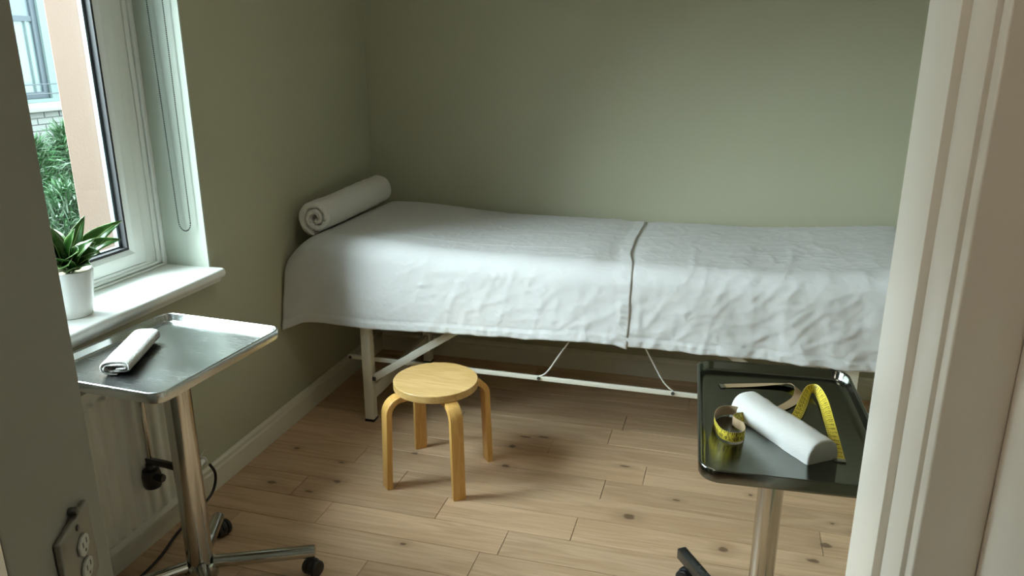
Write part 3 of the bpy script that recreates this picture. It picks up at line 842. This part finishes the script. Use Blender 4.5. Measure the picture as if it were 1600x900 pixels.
def caster(parent, x, y, ang, rw=.031):
    c, s_ = math.cos(ang), math.sin(ang)
    def tf(mb): return MB().add([(x + v[0] * c - v[1] * s_, y + v[0] * s_ + v[1] * c, v[2]) for v in mb.v], mb.f)
    hood = MB().lathe([(.004, -.012), (rw * .85, -.011), (rw * 1.02, -.004), (rw * 1.02, .004), (rw * .85, .011), (.004, .012)], c=(0, 0, rw + .003), axis='Y', n=24)
    ca = tf(hood).build('caster', 'plastic_black', parent, smooth=40)
    for sg in (-1, 1):
        wh = MB().lathe([(rw * .3, sg * .0125), (rw * .92, sg * .0125), (rw, sg * .015), (rw, sg * .022), (rw * .9, sg * .026), (rw * .4, sg * .029)], c=(0, 0, rw), axis='Y', n=24)
        tf(wh).build('wheel', 'plastic_black', ca, smooth=40)
    st_ = MB().lathe([(.006, rw * 2 - .004), (.006, rw * 2 + .012)], n=12)
    tf(st_).build('stem', 'dark_steel', ca)
    return ca

# left trolley, under the window
lt = thing('instrument_trolley', (-1.572, 1.825, 0), 'stainless steel tray trolley by the window sill holding a folded towel', 'trolley', 'stainless tray trolleys')
tray_mesh(.462, .545, .040, -1.590, 1.815, .84, math.radians(-3.5)).build('tray', 'tray_steel', lt, smooth=50)
MB().box(-1.67, -1.47, 1.75, 1.90, .789, .8075).build('tray_bracket', 'dark_steel', lt, bevel=.003)
MB().lathe([(.041, .055), (.041, .789)], c=(-1.572, 1.825, 0), n=40).build('post', 'chrome_tube', lt)
MB().lathe([(.050, .030), (.053, .034), (.053, .082), (.048, .090)], c=(-1.572, 1.825, 0), n=36).build('hub', 'chrome_tube', lt)
for (ex, ey) in ((-1.245, 1.965), (-1.675, 2.075), (-1.74, 1.60), (-1.33, 1.58)):
    dv = Vector((ex + 1.572, ey - 1.825, 0)); L_ = dv.length; dv.normalize()
    a0 = Vector((-1.572, 1.825, .083)) + dv * .045
    a1 = Vector((ex, ey, .090)) + dv * (.012 if L_ > .3 else -.022)
    MB().sweep([a0, a1], [(.021 * math.cos(2 * math.pi * k / 20), .021 * math.sin(2 * math.pi * k / 20)) for k in range(20)]).build('base_arm', 'chrome_tube', lt, smooth=40)
    caster(lt, ex, ey, math.atan2(dv.y, dv.x) + .9, .0285)
# height clamp: bent rod from the tray, black arm and knob
MB().tube(crom([(-1.765, 1.885, .806), (-1.765, 1.885, .60), (-1.768, 1.888, .50), (-1.775, 1.895, .42), (-1.777, 1.897, .385)]), .0085, 12).build('rod', 'chrome_tube', lt)
cl = MB().sweep([(-1.79, 1.898, .385), (-1.70, 1.875, .398), (-1.612, 1.842, .414)], [(-.008, -.011), (.008, -.011), (.008, .011), (-.008, .011)]).build('clamp_arm', 'plastic_black', lt, bevel=.003)
MB().lathe([(.014, -.082), (.026, -.079), (.030, -.068), (.031, -.036), (.026, -.016), (.014, -.012), (.014, .004)], c=(-1.777, 1.893, .372), n=24).build('knob', 'plastic_black', cl, smooth=50)
MB().lathe([(.011, .0), (.013, .004), (.015, .028), (.012, .034)], c=(-1.757, 1.885, .335), axis='X', n=16).build('knob_lever', 'plastic_black', cl, smooth=50)

# folded towel lying on the left tray
ob = rolled('t', .268, .0088, 2.02, .022, .0035, None, 'terry_white', .0010, start=-math.pi / 2, gap=.92).build('folded_towel', 'terry_white', smooth=70)
zmin = min(v.co.z for v in ob.data.vertices)
ob.data.transform(Matrix.Translation((0, 0, -zmin)))
ob['label'] = 'small flat-rolled white terry towel on the tray by the window'; ob['category'] = 'towel'
ob.location = (-1.668, 1.778, .8128); ob.rotation_euler = (0, 0, math.radians(22))

# right trolley, by the door
rt = thing('instrument_trolley', (.172, 1.95, 0), 'stainless steel tray trolley beside the doorway with a tape measure', 'trolley', 'stainless tray trolleys')
TZ = .80
RCX, RCY, RRZ = .180, 1.935, math.radians(3.0)
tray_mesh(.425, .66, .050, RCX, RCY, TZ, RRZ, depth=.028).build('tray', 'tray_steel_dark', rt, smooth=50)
MB().box(.10, .245, 1.87, 2.03, .749, .7675).build('tray_bracket', 'dark_steel', rt, bevel=.003)
MB().lathe([(.033, .055), (.033, .749)], c=(.172, 1.95, 0), n=40).build('post', 'chrome_tube', rt)
MB().lathe([(.044, .030), (.047, .034), (.047, .082), (.042, .090)], c=(.172, 1.95, 0), n=36).build('hub', 'chrome_tube', rt)
for (ex, ey) in ((-.040, 2.262), (.46, 2.06), (.36, 1.64), (-.06, 1.64)):
    dv = Vector((ex - .172, ey - 1.95, 0)); dv.normalize()
    a0 = Vector((.172, 1.95, .085)) + dv * .038
    a1 = Vector((ex, ey, .092)) + dv * .03
    MB().sweep([a0, a1], [(-.016, -.019), (.016, -.019), (.016, .019), (-.016, .019)]).build('base_arm', 'dark_steel', rt, bevel=.004, smooth=35)
    caster(rt, ex - dv.x * .012, ey - dv.y * .012, math.atan2(dv.y, dv.x) + .5, .0285)

# white half-round pad on the right tray
FZ = TZ - .028 + .0003
A = Vector((.084, 1.990, FZ)); B = Vector((.262, 1.752, FZ))
ax = (B - A); LL = ax.length; ax.normalize(); sd = Vector((-ax.y, ax.x, 0))
prof = []
WD, HT = .094, .055
for k in range(33):
    a = math.pi * k / 32
    prof.append((WD / 2 * math.copysign(abs(math.cos(a)) ** .78, math.cos(a)), HT * math.sin(a) ** .80))
for k in range(1, 8): prof.append((lerp(-WD / 2, WD / 2, k / 8), 0))
vs_ = []; fs = []; n = len(prof); stg = [(0, .60), (.001, .80), (.004, .93), (.010, .985), (.02, 1)] + [(lerp(.02, LL - .02, k / 24), 1) for k in range(1, 24)] + [(LL - .02, 1), (LL - .008, .99), (LL - .003, .965), (LL - .0005, .92), (LL, .86)]
for (d_, k_) in stg:
    for (u_, v_) in prof:
        p = A + ax * d_ + sd * (u_ * k_)
        hz = v_ * k_ + (0 if v_ == 0 else .0)
        dn = .0016 * fbm(Vector((p.x * 25, p.y * 25, hz * 25)), 3) + .0016 * noise.noise(p * 9)
        vs_.append((p.x + sd.x * dn, p.y + sd.y * dn, FZ + max(0, hz + dn * (1 if v_ > .002 else 0))))
for i in range(len(stg) - 1):
    for j in range(n): fs.append((i * n + j, i * n + (j + 1) % n, (i + 1) * n + (j + 1) % n, (i + 1) * n + j))
fs.append(tuple(range(n - 1, -1, -1))); fs.append(tuple((len(stg) - 1) * n + j for j in range(n)))
pad = thing('towel_pad', tuple(A + ax * LL / 2), 'white half-round rolled towel lying across the tray beside the tape measure', 'towel')
body = MB().add(vs_, fs).build('towel', 'cotton_white', pad, smooth=60)
tb = A - ax * .002 + sd * -.012
MB().sweep([tb + Vector((.018, -.012, .022)), tb + Vector((.0, .012, .020)), tb + Vector((-.008, .024, .016))], [(-.007, -.0015), (.007, -.0015), (.007, .0015), (-.007, .0015)]).build('tape_stub', 'beige_stub', pad)  # beige tape back showing at the towel end, added as its own piece

# tape measure: one ribbon that arches, passes under the towel, curls and lies out to its far tip
f = FZ + .0012
def V3(*a): return Vector(a)
CTRL = [((.300, 1.765, f), (1, 0, 0)), ((.299, 1.86, f + .001), (1, 0, 0)), ((.296, 1.96, f + .004), (.97, 0, .22)), ((.290, 2.06, f + .014), (.80, 0, .6)),
        ((.279, 2.118, f + .020), (.45, .2, .9)), ((.266, 2.128, f + .020), (-.1, .1, 1)), ((.253, 2.108, f + .017), (-.62, .15, .78)), ((.236, 2.04, f + .009), (-.90, .2, .38)),
        ((.215, 1.965, f + .003), (-.93, .35, .12)), ((.185, 1.905, f), (-.80, .6, 0)), ((.145, 1.905, f + .001), (-.2, .9, -.3)), ((.105, 1.925, f + .006), (0, .5, -.85)),
        ((.070, 1.938, f + .0140), (0, 0, -1)), ((.040, 1.940, f + .0140), (0, 0, -1)), ((.017, 1.915, f + .0140), (0, 0, -1)), ((.012, 1.862, f + .0140), (0, 0, -1)),
        ((.030, 1.805, f + .0140), (0, 0, -1)), ((.062, 1.790, f + .0140), (0, 0, -1)), ((.085, 1.812, f + .0140), (0, 0, -1)), ((.082, 1.852, f + .0140), (0, 0, -1)),
        ((.064, 1.872, f + .0140), (0, 0, -1)), ((.058, 1.893, f + .0140), (0, 0, -1)), ((.085, 1.915, f + .012), (.3, -.3, -.8)), ((.13, 1.955, f + .003), (-.6, .7, -.2)), ((.185, 2.02, f + .002), (-.75, .6, 0)),
        ((.225, 2.085, f + .003), (-.95, .2, .1)), ((.232, 2.135, f + .008), (-.7, -.3, .5)), ((.214, 2.166, f + .010), (-.25, -.75, .45)), ((.180, 2.168, f + .006), (0, -.95, .25)), ((.11, 2.150, f + .002), (.1, -1, .05)), ((.026, 2.125, f), (.2, -1, 0))]
cp = crom([c[0] for c in CTRL], 8); cw = crom([c[1] for c in CTRL], 8)
TW = .0255; TT = .00045
rows = []; u_ = 0.0
for i, (p, wv) in enumerate(zip(cp, cw)):
    t = (cp[min(i + 1, len(cp) - 1)] - cp[max(i - 1, 0)]).normalized()
    wv = (wv - t * wv.dot(t)).normalized(); nn = wv.cross(t).normalized()
    if i: u_ += (p - cp[i - 1]).length
    rows.append((p, wv, nn, u_))
tm = thing('tape_measure', (.16, 1.95, FZ), 'yellow tape measure looped and curled around the half-round towel', 'tape measure')
mb = MB(); n = len(rows)
for (p, wv, nn, u0) in rows:
    for (a, d_) in ((-.5, TT), (.5, TT), (.5, -TT), (-.5, -TT)):
        q = p + wv * (a * TW) + nn * d_
        q.z = max(q.z, FZ + .0003)
        mb.v.append(tuple(q))
for i, (p, wv, nn, u0) in enumerate(rows):
    mb.uv[4 * i] = (u0 * 50, 0.0); mb.uv[4 * i + 1] = (u0 * 50, 1.0); mb.uv[4 * i + 2] = (u0 * 50, 1.0); mb.uv[4 * i + 3] = (u0 * 50, 0.0)
for i in range(n - 1):
    a = 4 * i; c = 4 * (i + 1)
    mb.f += [(a, a + 1, c + 1, c), (a + 1, a + 2, c + 2, c + 1), (a + 2, a + 3, c + 3, c + 2), (a + 3, a, c, c + 3)]
    mb.mi += [0, 1, 1, 1]
mb.build('tape', ['tape_yellow', 'tape_back'], tm, smooth=35)
def row_at(u):
    for i in range(n - 1):
        if rows[i + 1][3] >= u:
            k_ = (u - rows[i][3]) / max(1e-6, rows[i + 1][3] - rows[i][3])
            return rows[i][0].lerp(rows[i + 1][0], k_), rows[i][1].lerp(rows[i + 1][1], k_).normalized(), rows[i][2].lerp(rows[i + 1][2], k_).normalized()
    return rows[-1][:3]
num = MB(); TOT = rows[-1][3]
def glyphs(txt, size):
    cu = bpy.data.curves.new('t', 'FONT'); cu.body = txt; cu.size = size; cu.align_x = 'CENTER'; cu.align_y = 'CENTER'; cu.resolution_u = 2
    o = bpy.data.objects.new('t', cu); me = bpy.data.meshes.new_from_object(o)
    r_ = [tuple(v.co) for v in me.vertices], [tuple(p.vertices) for p in me.polygons]
    bpy.data.objects.remove(o); bpy.data.curves.remove(cu); bpy.data.meshes.remove(me); return r_
for k in range(1, int(1.15 / .020)):
    uc = k * .020
    gv, gf = glyphs(str(k), .0165)
    o_ = []
    for (x, y, z) in gv:       # digits read across the width
        p, wv, nn = row_at(max(.001, min(TOT - .001, uc + x)))
        q = p + wv * (.14 * TW + y) + nn * (TT + .00025)
        o_.append(tuple(q))
    num.add(o_, gf)
num.build('numerals', 'tape_yellow_dark', tm, smooth=0)
for i, s_ in ((0, 1), (n - 1, -1)):
    p, wv, nn, u0 = rows[i]; t = wv.cross(nn).normalized()
    t = (cp[1] - cp[0]).normalized() if i == 0 else (cp[-2] - cp[-1]).normalized()
    vs_ = []
    up = Vector((0, 0, 1)); sdv = t.cross(up).normalized()
    for a in (-.006, .008):
        for b_ in (-.5, .5):
            for c_ in (.0000, .0028): vs_.append(Vector((p.x, p.y, FZ + .0002)) + t * a + sdv * (b_ * (TW + .002)) + up * c_)
    MB().add(vs_, [(0, 1, 3, 2), (4, 6, 7, 5), (0, 4, 5, 1), (2, 3, 7, 6), (1, 5, 7, 3), (0, 2, 6, 4)]).build('metal_tip', 'tin', tm, bevel=.0006)

# ------------------------------------------------------------------ potted plant on the sill
PX, PY = -1.962, 1.878
pl = thing('potted_plant', (PX, PY, ZS), 'variegated green leafy plant in a white pot on the window sill', 'plant')
pot = MB().lathe([(.020, 0.0), (.050, 0), (.054, .004), (.061, .05), (.068, .10), (.073, .142), (.073, .148), (.069, .150), (.0665, .147), (.065, .125), (.020, .125)], c=(PX, PY, ZS + .0003), n=48)
pot.build('pot', 'ceramic_white', pl, smooth=50)
MB().lathe([(.0645, .126), (.0645, .131), (.050, .136), (.02, .138)], c=(PX, PY, ZS), n=32).build('soil', 'pebbles', pl)
def leaf(base_, az, el, L, Wd, bend, roll=0.0):
    mb = MB(); nl, nw = 12, 6
    dirh = Vector((math.cos(az), math.sin(az), 0)); up = Vector((0, 0, 1))
    p = Vector(base_); e = el; pts = []
    for i in range(nl + 1):
        d_ = dirh * math.cos(e) + up * math.sin(e)
        pts.append((p.copy(), d_)); p += d_ * (L / nl); e -= bend / nl
    side0 = dirh.cross(up)
    for i, (p, d_) in enumerate(pts):
        t = i / nl
        wd = Wd * (math.sin(math.pi * min(1, t * .93 + .07) ** .8)) ** .9 if t < .99 else .0005
        if t < .12: wd = max(wd * .6, .003)
        nrm = side0.cross(d_).normalized()
        sdv = (side0 * math.cos(roll) + nrm * math.sin(roll)).normalized(); n2 = sdv.cross(d_)
        for j in range(nw + 1):
            x = j / nw - .5
            q = p + sdv * (x * wd) + n2 * ((abs(x) * 2) ** 1.3 * wd * .16 + .0016 * math.sin(t * 14 + j) )
            mb.uv[len(mb.v)] = (j / nw, t); mb.v.append(tuple(q))
    for i in range(nl):
        for j in range(nw):
            a = i * (nw + 1) + j; mb.f.append((a, a + 1, a + nw + 2, a + nw + 1)); mb.mi.append(0)
    ob = mb.build('leaf', 'leaf_variegated', pl, smooth=180)
    md = ob.modifiers.new('thickness', 'SOLIDIFY'); md.thickness = .0007
cz = ZS + .135
R_ = math.radians
for (az, el, L, Wd, bend, ro) in ((62, 50, .215, .046, .55, .35), (48, 44, .17, .040, .85, -.4), (85, 66, .16, .034, .3, .2), (-20, 62, .115, .058, .9, .2), (20, 48, .11, .055, .9, -.3), (-60, 58, .13, .062, .8, 0),
                                  (-110, 72, .175, .070, .30, .1), (-90, 62, .15, .066, .5, -.4), (200, 70, .17, .066, .5, .2), (150, 62, .14, .056, .6, -.2), (-40, 44, .10, .055, .8, .2), (70, 42, .10, .046, .8, .1),
                                  (-150, 55, .15, .060, .6, .1), (110, 48, .12, .05, .7, 0), (0, 78, .14, .060, .3, .5), (250, 80, .19, .064, .25, .0), (-5, 40, .10, .052, .8, 0), (40, 68, .12, .048, .8, .6), (-75, 40, .10, .055, .7, .3), (25, 66, .13, .05, .6, .2)):
    a = R_(az)
    ro = -math.copysign(.45 + abs(ro), math.sin(a) * .72 + math.cos(a) * .69) if True else ro
    leaf((PX + .012 * math.cos(a), PY + .012 * math.sin(a), cz + random.uniform(.004, .032)), a, R_(el), L, Wd * 1.32, bend, ro)
MB().tube([(PX, PY, ZS + .13), (PX + .002, PY, ZS + .20)], .006, 8, scale=[1, .6]).build('stem', 'stem_green', pl)

# ------------------------------------------------------------------ outside: yard, peach wall, house opposite, bushes
g = MB().box(-80, -2.2, -80, 40, -.45, -.35).build('ground', 'gravel', smooth=0); struct(g)
pw = MB().prism([(-3.60, 3.60), (-3.60, 8.2), (-4.0, 8.2), (-4.0, 4.02), (-3.75, 3.79)], -.35, 3.0).build('garden_wall', 'peach_render', bevel=.01)
tag(pw, 'tall peach rendered wall standing just outside the window', 'wall')
hs = thing('house', (-8.2, 8, -.35), 'pale house opposite with a grey framed window and white brick base', 'house')
hw = MB()
hw.box(-9.5, -8.0, 2.5, 6.5, 1.06, 3.6); hw.box(-9.5, -8.0, 7.90, 14, 1.06, 3.6); hw.box(-9.5, -8.0, 6.5, 7.90, 3.1, 3.6); hw.box(-9.5, -8.0, 6.5, 7.90, 1.06, 1.10); hw.box(-9.5, -8.35, 6.5, 7.90, 1.1, 3.1)
hw.build('upper_wall', 'facade_pale', hs, smooth=0)
base_w = MB().box(-9.5, -8.0, 2.5, 14, -.35, .955).build('base_wall', 'mortar', hs, smooth=0)
MB().box(-9.0, -7.90, 2.5, 14, .956, 1.058).build('ledge', 'ledge_white', hs, bevel=.01)
fw = rect_frame(MB(), 6.5, 7.895, 1.102, 3.098, .075, -8.12, -8.03).build('window_frame', 'frame_grey', hs, bevel=.006)
MB().box(-8.11, -8.04, 6.576, 7.819, 1.98, 2.04).build('transom', 'frame_grey', fw)
MB().box(-8.085, -8.06, 6.576, 7.819, 1.178, 1.979).build('pane', 'far_glass', fw, smooth=0)
MB().box(-8.085, -8.06, 6.576, 7.819, 2.041, 3.022).build('pane', 'spacer_grey', fw, smooth=0)
MB().box(-8.05, -8.035, 7.72, 7.735, 1.18, 1.98).build('glazing_bar', 'facade_pale', fw, smooth=0)
for z in (1.16, 1.27): MB().tube([(-7.93, 2.6, z), (-7.93, 13.9, z)], .007, 6).build('railing_wire', 'wire_grey', hs)
for y in (3, 5.2, 7.1, 9, 11): MB().tube([(-7.93, y, 1.058), (-7.93, y, 1.30)], .012, 6).build('railing_post', 'wire_grey', hs)
brick_me = None; r = 0; z = .955 - .072
while z > .05:
    x = 6.6 + (.115 if r % 2 else 0)
    while x < 8.5:
        if brick_me is None:
            o = MB().box(-.02, .012, 0, .213, 0, .063).build('brick', 'white_brick', base_w, bevel=.004, seg=1, smooth=0)
            o.data.transform(Matrix.Translation(Vector(OFF[hs.name]))) ; brick_me = o.data
        else:
            o = bpy.data.objects.new('brick', brick_me); COL.objects.link(o); o.parent = base_w
        o.location = (-8.0 - OFF[hs.name][0] + random.uniform(-.002, .003), x - OFF[hs.name][1], z - OFF[hs.name][2])
        x += .225
    z -= .075; r += 1
def bush(x, y, h, n, seed, label):
    rnd = random.Random(seed)
    root = thing('spiky_bush', (x, y, -.35), label, 'bush', 'spiky bushes against the house opposite')
    for mat_, frac in (('bush_leaf', .68), ('bush_leaf_pale', .32)):
        mb = MB()
        for k in range(int(n * frac)):
            # rosettes spread over the height of the bush
            cz_ = rnd.uniform(.1, h) ; rr = .30 * math.sqrt(max(.05, 1 - (cz_ / h) ** 2))
            a0 = rnd.uniform(0, 6.28); q = rr * math.sqrt(rnd.random())
            c = Vector((x + q * math.cos(a0), y + q * math.sin(a0), -.35 + cz_))
            az = rnd.uniform(0, 6.28); e = rnd.uniform(.1, 1.3); L = rnd.uniform(.18, .34)
            d_ = Vector((math.cos(az) * math.cos(e), math.sin(az) * math.cos(e), math.sin(e)))
            s_ = d_.cross(Vector((0, 0, 1))).normalized() * rnd.uniform(.008, .014)
            mid = c + d_ * (L * .55); tip = c + d_ * L - Vector((0, 0, L * rnd.uniform(.05, .3)))
            nrm = s_.cross(d_).normalized() * .003
            mb.add([c - s_ * .6, c + s_ * .6, mid + s_, mid - s_, tip, c + nrm, mid + nrm * 2], [(0, 5, 6, 3), (5, 1, 2, 6), (3, 6, 4), (6, 2, 4)])
        o = mb.build('foliage', mat_, root, smooth=0); o['kind'] = 'stuff'
    MB().tube([(x, y, -.35), (x + .02, y, -.35 + h * .6)], .02, 6, scale=[1, .5]).build('trunk', 'stem_green', root)
bush(-7.35, 6.85, .98, 1500, 1, 'tall spiky green bush nearest the dark frame of the house window')
bush(-7.40, 7.40, 1.08, 1600, 2, 'bushy green spiky shrub seen beside the peach wall edge')
bush(-7.35, 8.02, .95, 1200, 3, 'spiky green shrub half hidden behind the peach wall')
bush(-6.75, 6.62, .55, 900, 4, 'low spiky shrub in front of the white brick base')

# ------------------------------------------------------------------ unseen fill light added in the hall to brighten the door lining
wl = thing('hall_fill_light', (-.80, .45, 1.62), 'added white cylinder fill light on the hall wall left of the doorway', 'fill light')
MB().box(-.8195, -.800, .41, .49, 1.70, 1.86).build('back_plate', 'fill_metal', wl, bevel=.004)
MB().tube([(-.7995, .45, 1.78), (-.790, .45, 1.78)], .012, 12).build('arm', 'fill_metal', wl)
MB().lathe([(.045, 1.60), (.052, 1.603), (.052, 1.957), (.045, 1.96)], c=(-.737, .45, 0), n=32).build('shade', 'fill_diffuser', wl, smooth=50)

# ------------------------------------------------------------------ dim fill light added above the frame to lift the room's dark areas
cl_ = thing('ceiling_fill_light', (-.45, 2.35, ZC - .07), 'added round white fill light above the middle of the room', 'fill light')
MB().lathe([(.165, ZC - .014), (.165, ZC - .001)], c=(-.45, 2.35, 0), n=36).build('base', 'fill_metal', cl_)
MB().lathe([(.06, ZC - .070), (.12, ZC - .062), (.152, ZC - .040), (.158, ZC - .0145)], c=(-.45, 2.35, 0), n=36).build('diffuser', 'fill_diffuser', cl_, smooth=60)
